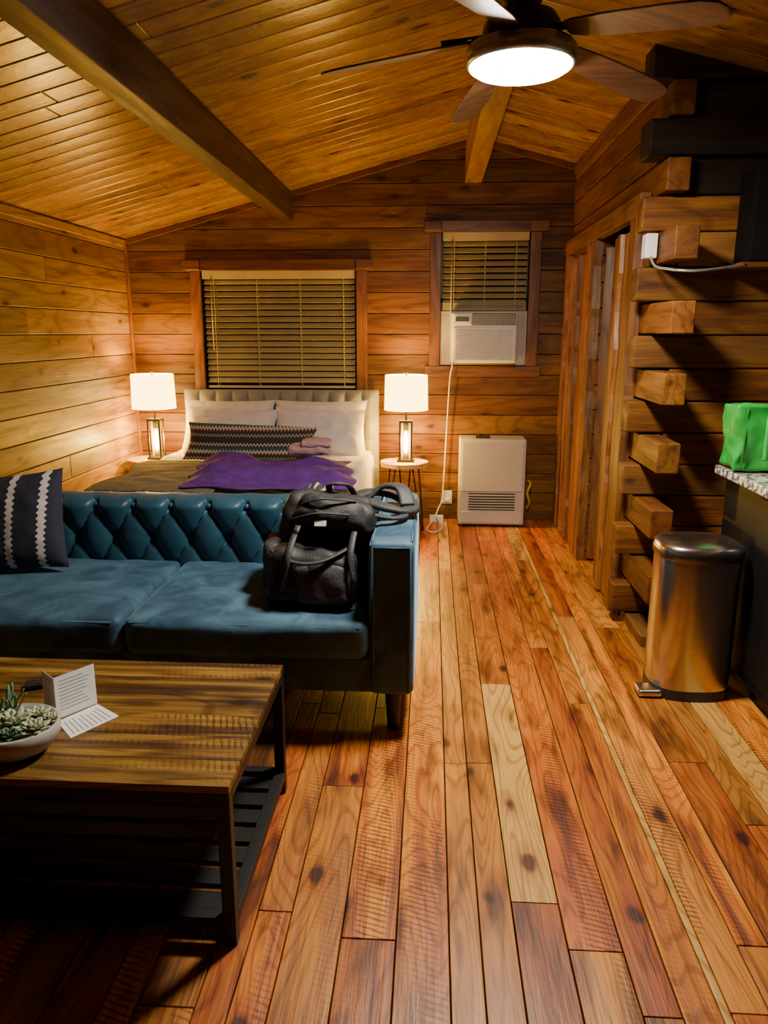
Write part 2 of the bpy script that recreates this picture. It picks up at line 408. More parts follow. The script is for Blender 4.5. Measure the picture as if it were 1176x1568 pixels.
mb=MB(); mb.box(1.6,1.62,3.9,5.1,0,2.3,0); mb.box(1.146,1.6,3.9,3.92,0,2.3,0); mb.box(1.146,1.6,5.08,5.1,0,2.3,0); mb.box(1.146,1.6,3.9,5.1,2.28,2.3,0)
mb.build('wall_closet',DARK)  # near-black lining: the darkness of the open closet is painted in
mb=MB()
for k,(z0,z1) in enumerate(rows):
    if z0>ceilz(1.0): break
    x0=.965+random.uniform(-.012,.012) if k%2==1 else XR+.112
    b_=min(XK+.1,RX+(RZ-z0)/SL)
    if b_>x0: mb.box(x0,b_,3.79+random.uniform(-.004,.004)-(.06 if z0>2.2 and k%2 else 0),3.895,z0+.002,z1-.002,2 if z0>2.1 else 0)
mb.box(1.16,XK,3.82,3.89,-.05,2.3,1)
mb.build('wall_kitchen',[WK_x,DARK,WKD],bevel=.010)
mb=MB()
for z0,z1 in rows:
    if z0<2.4: mb.box(XK,XK+.1,YF,3.79,z0,z1)
mb.build('wall_kitchen_side',W_y,bevel=.009)
mb=MB()
for z0,z1 in rows:
    dx=(RZ-z0)/SL
    if z0<RZ: mb.box(max(XL-.1,RX-dx),min(XK+.1,RX+dx),YF-.1,YF,z0,z1)
mb.build('wall_front',W_x,bevel=.009)
mb=MB(); bw=.142; y=YF-.1
while y<YB+.1:
    for sg,xe in ((-1,XL-.12),(1,XK+.12)):
        cutx=RX+sg*random.uniform(.6,2.6)
        pts=[RX,cutx,xe] if abs(cutx-RX)<abs(xe-RX)-.3 and random.random()<.45 else [RX,xe]
        for p0,p1 in zip(pts[:-1],pts[1:]):
            z0,z1=ceilz(p0),ceilz(p1); r=rr(); g_=.0018
            vs=[(p0,y+g_,z0),(p0,y+bw-g_,z0),(p1,y+g_,z1),(p1,y+bw-g_,z1)]
            vs+=[(v[0],v[1],v[2]+.02) for v in vs]
            F=[(0,1,3,2),(4,6,7,5),(0,4,5,1),(2,3,7,6),(0,2,6,4),(1,5,7,3)]
            if sg<0: F=[f[::-1] for f in F]
            mb.add(vs,F,0,r)
    y+=bw
for sg,xe in ((-1,XL-.14),(1,XK+.14)):
    z1=ceilz(xe); mb.add([(RX,YF-.1,RZ+.021),(RX,YB+.12,RZ+.021),(xe,YB+.12,z1+.021),(xe,YF-.1,z1+.021)],[(0,1,2,3)],1)
mb.build('ceiling',[CEIL,DARK],bevel=.006,seg=1)
mb=MB(); mb.box(-1.19,-1.08,YF,YB+.02,2.33,2.53); mb.build('ceiling_beam',BEAM,bevel=.006)
mb=MB(); mb.box(.227,.352,YF,YB+.02,2.58,2.875); mb.build('ridge_beam',RIDGE,bevel=.006)
mb=MB()
for sg,xe in ((-1,XL),(1,XR)):
    z1=ceilz(xe); dz=.045
    vs=[(RX,YB-.02,RZ-.0),(RX,YB-.02,RZ-dz),(xe,YB-.02,z1),(xe,YB-.02,z1-dz)]
    vs+=[(v[0],YB+.0,v[2]) for v in vs]
    F=[(0,1,3,2),(4,6,7,5),(0,4,5,1),(2,3,7,6),(0,2,6,4),(1,5,7,3)]
    if sg>0: F=[f[::-1] for f in F]
    mb.add(vs,F)
mb.build('trim_gable',W_t,bevel=.003)
mb=MB(); mb.box(XL,XL+.02,YF,YB-.02,2.14,2.19); mb.build('trim_left',WL_y,bevel=.003)
mb=MB(); mb.box(XL,XL+.025,YB-.025,YB,.0,2.15); mb.build('trim_corner',DOOR,bevel=.003)
mb=MB(); mb.box(XR-.016,XR,3.9,YB-.02,2.62,2.69); mb.build('trim_right',WK_y,bevel=.003)
mb=MB(); mb.box(XL,XR-.0,YB-.018,YB,0,.07); mb.build('baseboard_back',W_t,bevel=.004)
# ---------------------------------------------------------------- windows
def window(name,x0,x1,z0,z1,zb,tw=.085):
    g=group(name)
    mb=MB(); mb.box(x0-.03,x1+.03,YB+.085,YB+.095,z0-.08,z1+.06); mb.build('glass_pane',GLASS,g)
    mb=MB()
    mb.box(x0-.01,x0+.03,YB+.06,YB+.085,z0,z1); mb.box(x1-.03,x1+.01,YB+.06,YB+.085,z0,z1)
    mb.box(x0,x1,YB+.06,YB+.085,z1-.03,z1+.02); mb.box(x0,x1,YB+.06,YB+.085,(z0+z1)/2-.02,(z0+z1)/2+.02)
    mb.build('sash',BLKP,g,bevel=.003)
    mb=MB(); mb.box(x0-tw,x0,YB-.03,YB+.05,z0-.02,z1); mb.box(x1,x1+tw,YB-.03,YB+.05,z0-.02,z1); mb.build('jamb_trim',W_z,g,bevel=.005)
    mb=MB(); mb.box(x0-tw-.03,x1+tw+.03,YB-.035,YB+.05,z1,z1+.085)
    mb.box(x0-tw-.05,x0-.0,YB-.05,YB-.02,z1+.008,z1+.08); mb.box(x1+.0,x1+tw+.05,YB-.05,YB-.02,z1+.008,z1+.08)
    mb.box(x0-tw-.03,x1+tw+.03,YB-.035,YB+.05,z0-.085,z0); mb.build('head_and_sill_trim',W_t,g,bevel=.006)
    mb=MB(); mb.box(x0+.01,x1-.01,YB-.015,YB+.045,z1-.06,z1)
    z=z1-.08
    while z>zb+.03:
        mb.box(x0+.015,x1-.015,YB-.006,YB+.046,z-.0015,z+.0015,0,None,R('X',42)); z-=.0475
    mb.box(x0+.015,x1-.015,YB-.0,YB+.04,zb,zb+.018)
    n=4 if x1-x0>1 else 3
    for i in range(n):
        x=x0+.1+(x1-x0-.2)*i/(n-1)
        mb.box(x-.002,x+.002,YB-.012,YB-.009,zb,z1-.05); mb.box(x-.0015,x+.0015,YB+.047,YB+.05,zb,z1-.05)
    sweep(mb,[(x0+.08,YB-.02,z1-.05),(x0+.08,YB-.02,z1-.6)],.004,mat=0)
    mb.build('blinds',BLIND,g,bevel=.0)
    return g
window('window_1',-1.815,-.594,1.045,1.96,1.06)
g2=window('window_2',.06,.73,1.24,2.23,1.66)
mb=MB(); z=1.665
for i in range(9): mb.box(.075,.715,YB-.01,YB+.04,z,z+.003); z+=.006
mb.build('blind_stack',BLIND,g2)
g=group('window_air_conditioner')
mb=MB(); mb.box(.062,.728,YB-.01,YB+.03,1.245,1.655,0)
for i in range(6):
    for xa in (.07,.655): mb.box(xa+i*.011,xa+i*.011+.004,YB-.016,YB-.01,1.26,1.64,0)
mb.build('side_panels',GRYW,g,bevel=.002)
mb=MB(); mb.box(.145,.64,YB-.17,YB+.08,1.265,1.645); mb.build('body',WHT,g,bevel=.015,seg=3)
mb=MB(); mb.box(.16,.625,YB-.178,YB-.168,1.28,1.53); mb.box(.16,.29,YB-.178,YB-.168,1.55,1.63); mb.build('front_grille_frame',WHT,g,bevel=.004)
mb=MB()
for i in range(17): mb.box(.175,.61,YB-.182,YB-.177,1.292+i*.0135,1.297+i*.0135)
for i in range(7): mb.box(.305,.625,YB-.176,YB-.168,1.555+i*.011,1.560+i*.011)
mb.build('louvers',simple('louver_grey',(.36,.36,.36),.5),g)
mb=MB(); mb.box(.3,.628,YB-.172,YB-.169,1.548,1.635); mb.box(.175,.275,YB-.182,YB-.178,1.575,1.61); mb.build('vent_and_display',VENT,g)
mb=MB(); sweep(mb,[(.155,YB-.182,1.262),(.155,YB-.14,1.235),(.14,YB-.07,1.1),(.12,YB-.045,.6),(.10,YB-.05,.2),(.07,YB-.08,.1),(.03,YB-.15,.02),(-.02,YB-.42,.012),(.04,YB-.5,.012),(.1,YB-.35,.014),(.05,YB-.12,.05)],.006)
mb.box(-.0,.11,YB-.14,YB-.09,.0,.05); mb.build('power_cord',WHT)
g=group('wall_outlet'); mb=MB(); mb.box(.1,.18,YB-.03,YB-.018,.13,.24); mb.build('plate',WHT,g,bevel=.003)
mb=MB(); mb.box(.12,.16,YB-.055,YB-.03,.15,.18); mb.build('plug',WHT,g,bevel=.004)
g=group('wall_heater')
mb=MB(); mb.box(.225,.735,5.77,6.03,.02,.695); mb.build('cabinet',GRYW,g,bevel=.012,seg=3)
mb=MB(); mb.box(.245,.715,5.762,5.772,.29,.675); mb.box(.245,.715,5.762,5.772,.035,.13); mb.build('front_panel',GRYW,g,bevel=.004)
mb=MB(); mb.box(.3,.66,5.766,5.769,.14,.275); mb.build('vent_shadow',VENT,g)
mb=MB()
for i in range(6): mb.box(.30,.66,5.757,5.768,.150+i*.021,.157+i*.021)
mb.build('louvers',GRYW,g)
mb=MB(); mb.box(.35,.46,5.84,5.9,.695,.712); mb.box(.37,.39,5.86,5.88,.712,.73); mb.build('control_knob',BLKP,g,bevel=.003)
mb=MB(); mb.box(.225,.26,5.8,6.0,.0,.02);mb.box(.70,.735,5.8,6.0,.0,.02); mb.build('feet',VENT,g)
mb=MB(); sweep(mb,[(.79,YB-.03,.1),(.80,YB-.07,.16),(.78,YB-.09,.24),(.80,YB-.09,.31),(.79,YB-.02,.33)],.011)
mb.build('gas_hose',simple('yellow_hose',(.55,.36,.03),.4))
# ---------------------------------------------------------------- doors
def slab(mb,x0,x1,y0,y1,z0,z1,amp=.014,seed=0,n=40,rot=None,piv=None):
    vs=[];fs=[]
    for i in range(n+1):
        z=z0+(z1-z0)*i/n
        a=noise.noise(Vector((z*4,seed,0)))*amp*1.6+noise.noise(Vector((z*13,seed,3)))*amp*.6
        b=noise.noise(Vector((z*4,seed+9,0)))*amp*1.6+noise.noise(Vector((z*13,seed+9,3)))*amp*.6
        q=[Vector((x0,y0+a+.006,z)),Vector((x0,y1+b-.006,z)),Vector((x1,y1+b,z)),Vector((x1,y0+a,z))]
        if rot:
            p=Vector(piv); q=[rot@(v-p)+p for v in q]
        vs+=q
    for i in range(n):
        for j in range(4): fs.append((i*4+j,(i+1)*4+j,(i+1)*4+(j+1)%4,i*4+(j+1)%4))
    fs+=[(0,1,2,3),(n*4+3,n*4+2,n*4+1,n*4)]
    mb.add(vs,fs)
def plank_door(name,y0,y1,x,z0=.02,z1=2.0,n=4,sd=0):
    g=group(name); mb=MB(); w=(y1-y0)/n
    for i in range(n): slab(mb,x,x+.03,y0+i*w+.006,y0+(i+1)*w-.006,z0,z1,.007,sd+i)
    mb.build('planks',DOOR,g)
    mb=MB()
    for i in range(n-1): slab(mb,x-.022,x,y0+(i+1)*w-.035,y0+(i+1)*w+.035,z0,z1,.016,sd+20+i)
    mb.build('cover_slabs',DOOR,g)
    return g
g=plank_door('door_1',5.2,5.86,XR-.034,n=3)
g=plank_door('door_2',4.11,4.50,XR-.03,n=2,sd=40)
g2=group('door_3'); mb=MB(); rt=R('Z',72)
for i in range(2): slab(mb,XR+.0,XR+.03,4.55+i*.18,4.73+i*.18-.004,.02,2.0,.006,70+i,rot=rt,piv=(XR,4.915,0))
mb.build('planks',DOOR,g2)
mb=MB()
for i,(a,b_) in enumerate(((5.87,5.98),(5.07,5.19),(4.93,5.04),(3.98,4.10))): slab(mb,XR-.05,XR,a,b_,0,2.05,.016,90+i)
mb.build('trim_1',DOOR)
mb=MB(); mb.box(XR-.055,XR,5.045,6.03,2.05,2.15); mb.box(XR-.055,XR,3.92,5.035,2.05,2.15); mb.build('trim_2',WK_y,bevel=.006)
mb=MB(); mb.box(XR-.015,XR,3.92,3.975,0,.09); mb.build('baseboard_right',W_y,bevel=.004)
# ---------------------------------------------------------------- ceiling fan
g=group('ceiling_fan'); FX,FY=.275,2.75
mb=MB(); lathe(mb,(FX,FY,0),[(.075,2.58),(.08,2.56),(.06,2.53),(.05,2.50),(.11,2.485),(.125,2.46),(.13,2.42),(.12,2.40),(0,2.40)],40)
mb.build('motor_housing',simple('fan_bronze',(.04,.035,.03),.35,.6),g)
mb=MB(); lathe(mb,(FX,FY,0),[(.1,2.40),(.172,2.398),(.18,2.388),(.18,2.350),(.172,2.342),(.165,2.342)],48); mb.build('light_rim',simple('fan_nickel',(.40,.43,.43),.3,.9),g)
mb=MB(); lathe(mb,(FX,FY,0),[(.168,2.352),(.166,2.338),(.150,2.328),(.11,2.320),(.06,2.316),(.0,2.315)],48); mb.build('led_diffuser',LED,g)
FB=wood('fan_blade_wood','x',dark=(.05,.022,.010),mid=(.11,.05,.022),light=(.17,.08,.035),rough=.4,knots=0,ring=4)
for i in range(5):
    ang=math.radians(105+72*i)
    ca,sa=math.cos(ang),math.sin(ang)
    mb=MB()
    prof=[(.16,.03),(.2,.045),(.3,.055),(.5,.062),(.60,.06),(.645,.045),(.66,.018)]
    vs=[];tl=math.radians(-13)
    for r,w in prof:
        for s in (-1,1):
            for t in (0,.008):
                lx=r; ly=s*w; lz=s*w*math.sin(tl)+t-.15*(r-.16)
                vs.append((FX+lx*ca-ly*sa,FY+lx*sa+ly*ca,2.413+lz))
    fs=[]
    for k in range(len(prof)-1):
        a=k*4;b_=a+4
        fs+=[(a,a+2,b_+2,b_),(a+1,b_+1,b_+3,a+3),(a,b_,b_+1,a+1),(a+2,a+3,b_+3,b_+2)]
    fs.append((0,1,3,2)); e=(len(prof)-1)*4; fs.append((e,e+2,e+3,e+1))
    mb.add(vs,fs); mb.build('blade_%d'%(i+1),FB,g,bevel=.002,seg=1)
    mb=MB(); sweep(mb,[(FX+.1*ca,FY+.1*sa,2.43),(FX+.26*ca,FY+.26*sa,2.416)],.022,.006,sm=1,square=True); mb.build('blade_arm_%d'%(i+1),BLK,g)
# ---------------------------------------------------------------- bed
g=group('bed')
mb=MB(); mb.box(-1.94,-.45,4.0,5.92,.14,.34); mb.build('bed_frame',FABG,g,bevel=.02)
mb=MB()
for x in(-1.88,-.51):
    for y in (4.06,5.86): mb.box(x-.03,x+.03,y-.03,y+.03,0,.14)
mb.build('legs',BLK,g,bevel=.004)
mb=MB(); soft(mb,(-1.195,4.95,.455),(1.5,1.93,.25),.07,(0,0,.01)); mb.build('mattress',FABW,g)
mb=MB();
def duv(u,v):
    x=-1.195+(u-.5)*1.66; y=3.93+v*1.75
    z=.612
    d=abs(x+1.195)-.74
    if d>0: z-= d*4.2; x=-1.195+math.copysign(.74+d*.35,x+1.195)
    dy=4.02-y
    if dy>0: z-=dy*3.2
    z+=.010*noise.noise(Vector((x*4,y*4,1)))+.008*noise.noise(Vector((x*12,y*9,3)))
    return (x,y,z)
patch(mb,70,60,duv); o=mb.build('duvet',FABW,g); s=o.modifiers.new('s','SOLIDIFY'); s.thickness=.02
mb=MB()
def hb(u,v):
    x=-1.975+u*1.56; z=.2+v*.85
    a=abs(math.sin(math.pi*(x+1.975)/1.56*12)); c=abs(math.sin(math.pi*(z-1.05)/.19))
    e=min(1,min(u,1-u)*25)*min(1,(1-v)*14)
    return (x,5.955-.06*e**.5*(.30+.70*a**.5)*(.7+.3*c**.5),z)
patch(mb,260,60,hb); mb.build('headboard_front',FABG,g)
mb=MB(); mb.box(-1.975,-.415,5.95,6.0,.1,1.05); mb.build('headboard_back',FABG,g,bevel=.01)
mb=MB()
for x in (-1.57,-.85): pillow(mb,(x,5.74,.79),.72,.42,.2,R('X',-22),nz=.012)
for x in (-1.50,-.84): pillow(mb,(x,5.56,.765),.69,.40,.2,R('X',-30)@R('Y',2),nz=.014)
mb.build('white_pillows',FABW,g)
mb=MB(); pillow(mb,(-1.27,5.20,.735),.94,.29,.15,R('X',-32)@R('Y',2)); mb.build('lumbar_pillow',LUMB)
def cloth(name,m_,x0,x1,y0,y1,zb,amp,sc,seed,skew=0,par=None,edge=.06,wave=0):
    mb=MB()
    def f(u,v):
        x=x0+(x1-x0)*u; y=y0+(y1-y0)*v
        x+=edge*noise.noise(Vector((v*3,seed,0)))*2*(abs(u-.5)*2)+skew*(v-.5); y+=edge*noise.noise(Vector((u*4,seed+5,0)))*2*(abs(v-.5)*2)
        n1=noise.noise(Vector((x*sc*.7,y*sc,seed))); n2=noise.noise(Vector((x*sc*1.8,y*sc*2.6,seed+3)))
        ed=min(1,min(u,1-u,v,1-v)*8)
        w=wave*math.sin(y*26+x*5+4*n1)*.5
        return (x,y,zb+max(-.002,(amp*(.5+n1)+amp*.5*n2+w)*ed))
    patch(mb,100,80,f); o=mb.build(name,m_,par); s=o.modifiers.new('s','SOLIDIFY'); s.thickness=.008; s.offset=1
    return o
cloth('knit_throw',OLIVE,-1.93,-1.2,4.0,5.0,.632,.006,5,2)
cloth('purple_blanket',PURP,-1.45,-.47,4.03,4.95,.650,.06,4,11,skew=-.12,wave=.025)
mb=MB(); soft(mb,(-.78,4.83,.755),(.27,.17,.05),.02,(0,0,.01),nz=.02,nsc=12); soft(mb,(-.74,4.81,.795),(.2,.15,.035),.015,(0,0,.01),nz=.02,nsc=12); mb.build('folded_pink_clothes',PINK)
# ---------------------------------------------------------------- nightstands + lamps
def nightstand(x,y):
    g=group('nightstand'); mb=MB()
    n=40;vs=[];fs=[]
    for z in (.495,.53):
        for k in range(n):
            a=2*math.pi*k/n; r=.185+.012*noise.noise(Vector((math.cos(a)*2,math.sin(a)*2,x)))
            vs.append((x+r*math.cos(a),y+r*math.sin(a),z))
    fs=[(k,(k+1)%n,n+(k+1)%n,n+k) for k in range(n)]+[tuple(range(n))[::-1],tuple(range(n,2*n))]
    mb.add(vs,fs); mb.build('live_edge_top',STAND,g,bevel=.004)
    mb=MB()
    for k in range(3):
        a=math.radians(90+120*k)
        tx,ty=x+.1*math.cos(a),y+.1*math.sin(a); bx,by=x+.165*math.cos(a),y+.165*math.sin(a)
        ox,oy=-math.sin(a)*.045,math.cos(a)*.045
        sweep(mb,[(tx+ox,ty+oy,.495),(bx+ox*.25,by+oy*.25,.03),(bx,by,.006),(bx-ox*.25,by-oy*.25,.03),(tx-ox,ty-oy,.495)],.006,sm=4)
    lathe(mb,(x,y,0),[(.12,.49),(.12,.495)],24,capb=True)
    mb.build('hairpin_legs',BLK,g)
def lamp(x,y):
    g=group('table_lamp'); z=.53; mb=MB()
    mb.box(x-.06,x+.06,y-.06,y+.06,z,z+.018)
    mb.box(x-.05,x+.05,y-.05,y+.05,z+.30,z+.315)
    for sx in(-1,1):
        for sy in(-1,1): mb.box(x+sx*.045-.005,x+sx*.045+.005,y+sy*.045-.005,y+sy*.045+.005,z+.018,z+.30)
    lathe(mb,(x,y,z),[(.02,.018),(.02,.05),(.012,.055)],16); lathe(mb,(x,y,z),[(.02,.24),(.02,.30)],16)
    lathe(mb,(x,y,z),[(.008,.315),(.008,.66),(.014,.665),(.0,.69)],12)
    for k in range(3):
        a=k*2.094; sweep(mb,[(x,y,z+.64),(x+.165*math.cos(a),y+.165*math.sin(a),z+.645)],.002,sm=1,n=5)
    mb.build('lantern_frame',BLK,g,bevel=0)
    mb=MB(); lathe(mb,(x,y,z),[(.034,.02),(.036,.03),(.036,.28),(.03,.295)],24); mb.build('glass_cylinder',CGL,g)
    mb=MB(); lathe(mb,(x,y,z),[(.0,.06),(.009,.07),(.016,.11),(.016,.17),(.008,.22),(.0,.235)],16); mb.build('filament_bulb',BULB,g)
    mb=MB(); lathe(mb,(x,y,z),[(.168,.395),(.166,.40),(.160,.65),(.158,.655)],40); o=mb.build('shade',SHADE,g); sd=o.modifiers.new('s','SOLIDIFY'); sd.thickness=.002
    l=D.lights.new('bulb_light','POINT'); l.energy=62; l.color=(1,.60,.08); l.shadow_soft_size=.04
    lo=link(D.objects.new('bulb_light',l),g); lo.location=(x,y,z+.52)
    l=D.lights.new('base_light','POINT'); l.energy=42; l.color=(1,.58,.06); l.shadow_soft_size=.015
    lo=link(D.objects.new('base_light',l),g); lo.location=(x,y-.03,z+.15)
nightstand(-.20,5.72); nightstand(-2.19,5.72)
lamp(-.19,5.72); lamp(-2.14,5.72)
# ---------------------------------------------------------------- sofa
g=group('tufted_sofa')
SX0,SX1=-2.22,-.05; AW=.168
mb=MB(); soft(mb,((SX0+SX1)/2,3.0,.25),(SX1-SX0-.06,.82,.16),.02); mb.build('base',SOFA,g)
mb=MB()
for a in (SX0,SX1-AW):
    soft(mb,(a+AW/2,3.01,.47),(AW,.88,.60),.03,(.0,0,.006))
mb.build('arms',SOFA,g)
mb=MB()
for a in (SX0,SX1-AW):
    z0,z1=.19,.75; x0,x1=a+.018,a+AW-.018; yy=2.572
    sweep(mb,[(x0,yy,z0),(x0,yy,z1),(x1,yy,z1),(x1,yy,z0)],.006,sm=1,n=8,up=(0,1,0))
    for xx in (a+.012,a+AW-.012): sweep(mb,[(xx,2.60,.764),(xx,3.42,.764)],.005,sm=1,n=8)
mb.build('piping',SOFAB,g)
mb=MB()
for a,b_ in ((SX0+AW,-1.139),(-1.131,SX1-AW)):
    soft(mb,((a+b_)/2,2.90,.40),(b_-a-.004,.75,.145),.035,(.0,.01,.022),n=30,nz=.006,nsc=5)
mb.build('seat_cushions',SOFA,g)
mb=MB()
for a,b_ in ((SX0+AW,-1.139),(-1.131,SX1-AW)):
    for zz in (.455,.348): sweep(mb,[(a+.03,2.533,zz),(b_-.03,2.533,zz)],.005,sm=1,n=8)
mb.build('cushion_piping',SOFA,g)
bx0,bx1=SX0+AW,SX1-AW
ZR=.725; DX=.175; DZ=.145
def tuft(x,z):
    p=(x-bx1)/DX+.5; q=(z-ZR)/(2*DZ)
    a=p+q;b_=p-q
    hgt=(abs(math.sin(math.pi*a))*abs(math.sin(math.pi*b_)))**.38*.036
    da=a-round(a);db=b_-round(b_)
    dd=math.sqrt(da*da+db*db)
    return hgt-.034*math.exp(-(dd/.15)**2)
mb=MB()
def back(u,v):
    x=bx0+(bx1-bx0)*u
    L1,L2,L3=.36,.24,.1
    s=v*(L1+L2+L3)
    if s<L1:
        z=.36+s; z=min(z,.72)
        return (x,3.262-tuft(x,z),z)
    if s<L1+L2:
        t=(s-L1)/L2*math.pi; r=.095
        w=max(0,math.cos(t*.5))
        zz=.72+.05*math.sin(t); yy=3.357-r*math.cos(t)
        return (x,yy-tuft(x,.72+ .04*min(1,t))*w,zz)
    return (x,3.452,.72-(s-L1-L2))
patch(mb,460,120,back); mb.build('tufted_back',SOFAB,g)
mb=MB(); mb.box(bx0-.05,bx1+.05,3.33,3.44,.18,.735); mb.build('back_panel',SOFA,g,bevel=.01)
mb=MB()
for r in range(3):
    z=ZR-r*DZ; k=0
    while True:
        x=bx1-DX*(.5 if r%2==0 else 1.0)-k*DX; k+=1
        if x<bx0+.03: break
        mb2=[(0,-.015),(.010,-.011),(.016,0),(.010,.011),(0,.015)]
        lathe(mb,(x,3.262+.020,z),mb2,12)
mb.build('buttons',SOFAB,g)
mb=MB()
for x in (SX0+.08,SX1-.08):
    for y in (2.65,3.36):
        lathe(mb,(x,y,0),[(.022,0),(.034,.18)],16,capb=True,capt=True)
mb.build('legs',BLK,g)
mb=MB(); pillow(mb,(-1.79,3.04,.70),.46,.43,.15,R('X',-16)@R('Y',-6))
o=mb.build('throw_pillow',PILP)
mb=MB()
def sc(u,v):
    x=-.56+.12*u
    if v<.5: return (x,3.210-.01*math.sin(u*9),.70+v*.17)
    return (x,3.210+(v-.5)*.44,.80+.01*math.sin(u*9+v*6))
patch(mb,24,24,sc); o=mb.build('patterned_scarf',SCARF); s=o.modifiers.new('s','SOLIDIFY'); s.thickness=.006; s.offset=1
# ---------------------------------------------------------------- backpack
g=group('backpack')
OY=-.05
rt=R('X',-14)@R('Y',8)
mb=MB()
soft(mb,(-.42,3.0+OY,.675),(.36,.24,.37),.06,(.02,.02,.01),rot=rt,nz=.022,nsc=7,taper=.12,n=24)
mb.build('main_compartment',NYL,g)
mb=MB()
soft(mb,(-.445,2.80+OY,.585),(.33,.19,.22),.04,(.01,.025,.01),rot=R('X',-8)@R('Y',4),nz=.024,nsc=9,n=24)
soft(mb,(-.37,2.87+OY,.80),(.30,.15,.12),.035,(.01,.01,.01),rot=R('X',-30)@R('Y',8),nz=.022,nsc=9,n=22)
soft(mb,(-.61,2.93+OY,.60),(.09,.18,.2),.035,(.01,.01,.0),nz=.02,nsc=9)
soft(mb,(-.27,2.92+OY,.62),(.06,.16,.22),.025,(.0,.01,.0),nz=.01,nsc=9)
mb.build('pockets',NYL,g)
mb=MB()
soft(mb,(-.40,2.705+OY,.58),(.20,.05,.15),.015,(0,.01,0),rot=R('X',-10),nz=.012,nsc=10)
mb.build('front_pouch',NYL2,g)
mb=MB()
def SP(pts): return [(p[0],p[1]+OY,p[2]) for p in pts]
sweep(mb,SP([(-.40,3.08,.84),(-.41,3.02,.89),(-.37,3.0,.905),(-.33,3.03,.89),(-.31,3.08,.84)]),.014,.006,square=True,n=10)
sweep(mb,SP([(-.32,3.05,.82),(-.25,3.0,.83),(-.17,2.95,.82),(-.09,2.98,.80),(-.08,3.1,.80),(-.14,3.2,.815),(-.25,3.2,.83),(-.33,3.12,.82)]),.035,.012,square=True,n=12)
sweep(mb,SP([(-.30,2.92,.79),(-.22,2.86,.81),(-.14,2.86,.80),(-.10,2.93,.795),(-.14,3.02,.80)]),.018,.006,square=True,n=10)
sweep(mb,SP([(-.28,3.16,.8),(-.2,3.17,.86),(-.12,3.12,.865),(-.09,3.04,.81)]),.03,.01,square=True,n=10)
sweep(mb,SP([(-.60,2.77,.69),(-.5,2.685,.67),(-.40,2.68,.675),(-.3,2.75,.71)]),.011,.004,square=True,n=8)
sweep(mb,SP([(-.56,2.715,.51),(-.53,2.675,.61),(-.52,2.69,.70),(-.50,2.80,.78)]),.012,.004,square=True,n=8)
sweep(mb,SP([(-.285,2.72,.51),(-.28,2.69,.60),(-.29,2.71,.70),(-.28,2.80,.78)]),.012,.004,square=True,n=8)
sweep(mb,SP([(-.52,2.785,.81),(-.42,2.755,.84),(-.3,2.78,.83)]),.007,.003,square=True,n=8)
sweep(mb,SP([(-.49,2.83,.86),(-.40,2.80,.885),(-.28,2.83,.87)]),.006,.003,square=True,n=8)
mb.build('straps',NYL2,g)
mb=MB(); mb.box(-.43,-.385,2.745+OY,2.753+OY,.79,.815,0,None,R('X',-35)); mb.build('logo_patch',simple('patch_white',(.5,.45,.42),.5),g,bevel=.002)
mb=MB(); mb.box(-.285,-.277,2.685+OY,2.69+OY,.60,.63); mb.build('green_tag',simple('tag_green',(.05,.4,.08),.5),g)
# ---------------------------------------------------------------- coffee table
g=group('coffee_table'); X0,X1,Y0,Y1=-1.62,-.467,1.553,2.227
mb=MB(); nb=6
for i in range(nb):
    ya=Y0+(Y1-Y0)*i/nb; mb.box(X0,X1,ya+.0002,ya+(Y1-Y0)/nb-.0002,.43,.45,0)
mb.build('table_top',TABLE,g,bevel=.0008,seg=1)
t=.033; mb=MB()
for xa in (X0,X1-t):
    for ya in (Y0,Y1-t): mb.box(xa,xa+t,ya,ya+t,0,.43)
    for z in (.40,.05): mb.box(xa,xa+t,Y0+t,Y1-t,z,z+.03)
for ya in (Y0,Y1-t):
    for z in (.40,.05): mb.box(X0+t,X1-t,ya,ya+t,z,z+.03)
ns=7; sp=(Y1-Y0-2*t)/ns
for i in range(ns):
    y=Y0+t+sp*(i+.5); mb.box(X0+t,X1-t,y-sp*.36,y+sp*.36,.058,.068)
mb.build('metal_frame',BLK,g,bevel=.002)
g=group('succulent_bowl'); bx,by,bz=-1.06,1.68,.45
mb=MB(); lathe(mb,(bx,by,bz),[(.0,.004),(.06,.0),(.085,.015),(.105,.045),(.108,.075),(.10,.078),(.097,.06),(0,.055)],40,sx=1.1); mb.build('bowl',simple('grey_ceramic',(.42,.4,.37),.6),g)
def rosette(mb,c,r,tiers,mat_,tilt=0):
    c=Vector(c)
    for t_ in range(tiers):
        nl=7; el=math.radians(12+t_*22); rr_=r*(1-t_*.2)
        for k in range(nl):
            a=2*math.pi*k/nl+t_*.45
            d=Vector((math.cos(a)*math.cos(el),math.sin(a)*math.cos(el),math.sin(el))); sd=Vector((-math.sin(a),math.cos(a),0)); up_=sd.cross(d)*-1
            prof=[(.25,.16),(.55,.26),(.8,.22),(1.0,.0)]
            P=[]
            for f,w in prof:
                cc=c+d*rr_*f+Vector((0,0,rr_*.12*f*f))
                P.append([cc-sd*rr_*w,cc-up_*rr_*.08*(1 if w else 0),cc+sd*rr_*w,cc+up_*rr_*.06*(1 if w else 0)])
            vs=[v for q in P for v in q]; fs=[]
            for i in range(len(P)-1):
                for j in range(4): fs.append((i*4+j,i*4+(j+1)%4,(i+1)*4+(j+1)%4,(i+1)*4+j))
            fs.append((3,2,1,0))
            mb.add(vs,fs,mat_,smooth=True)
mb=MB()
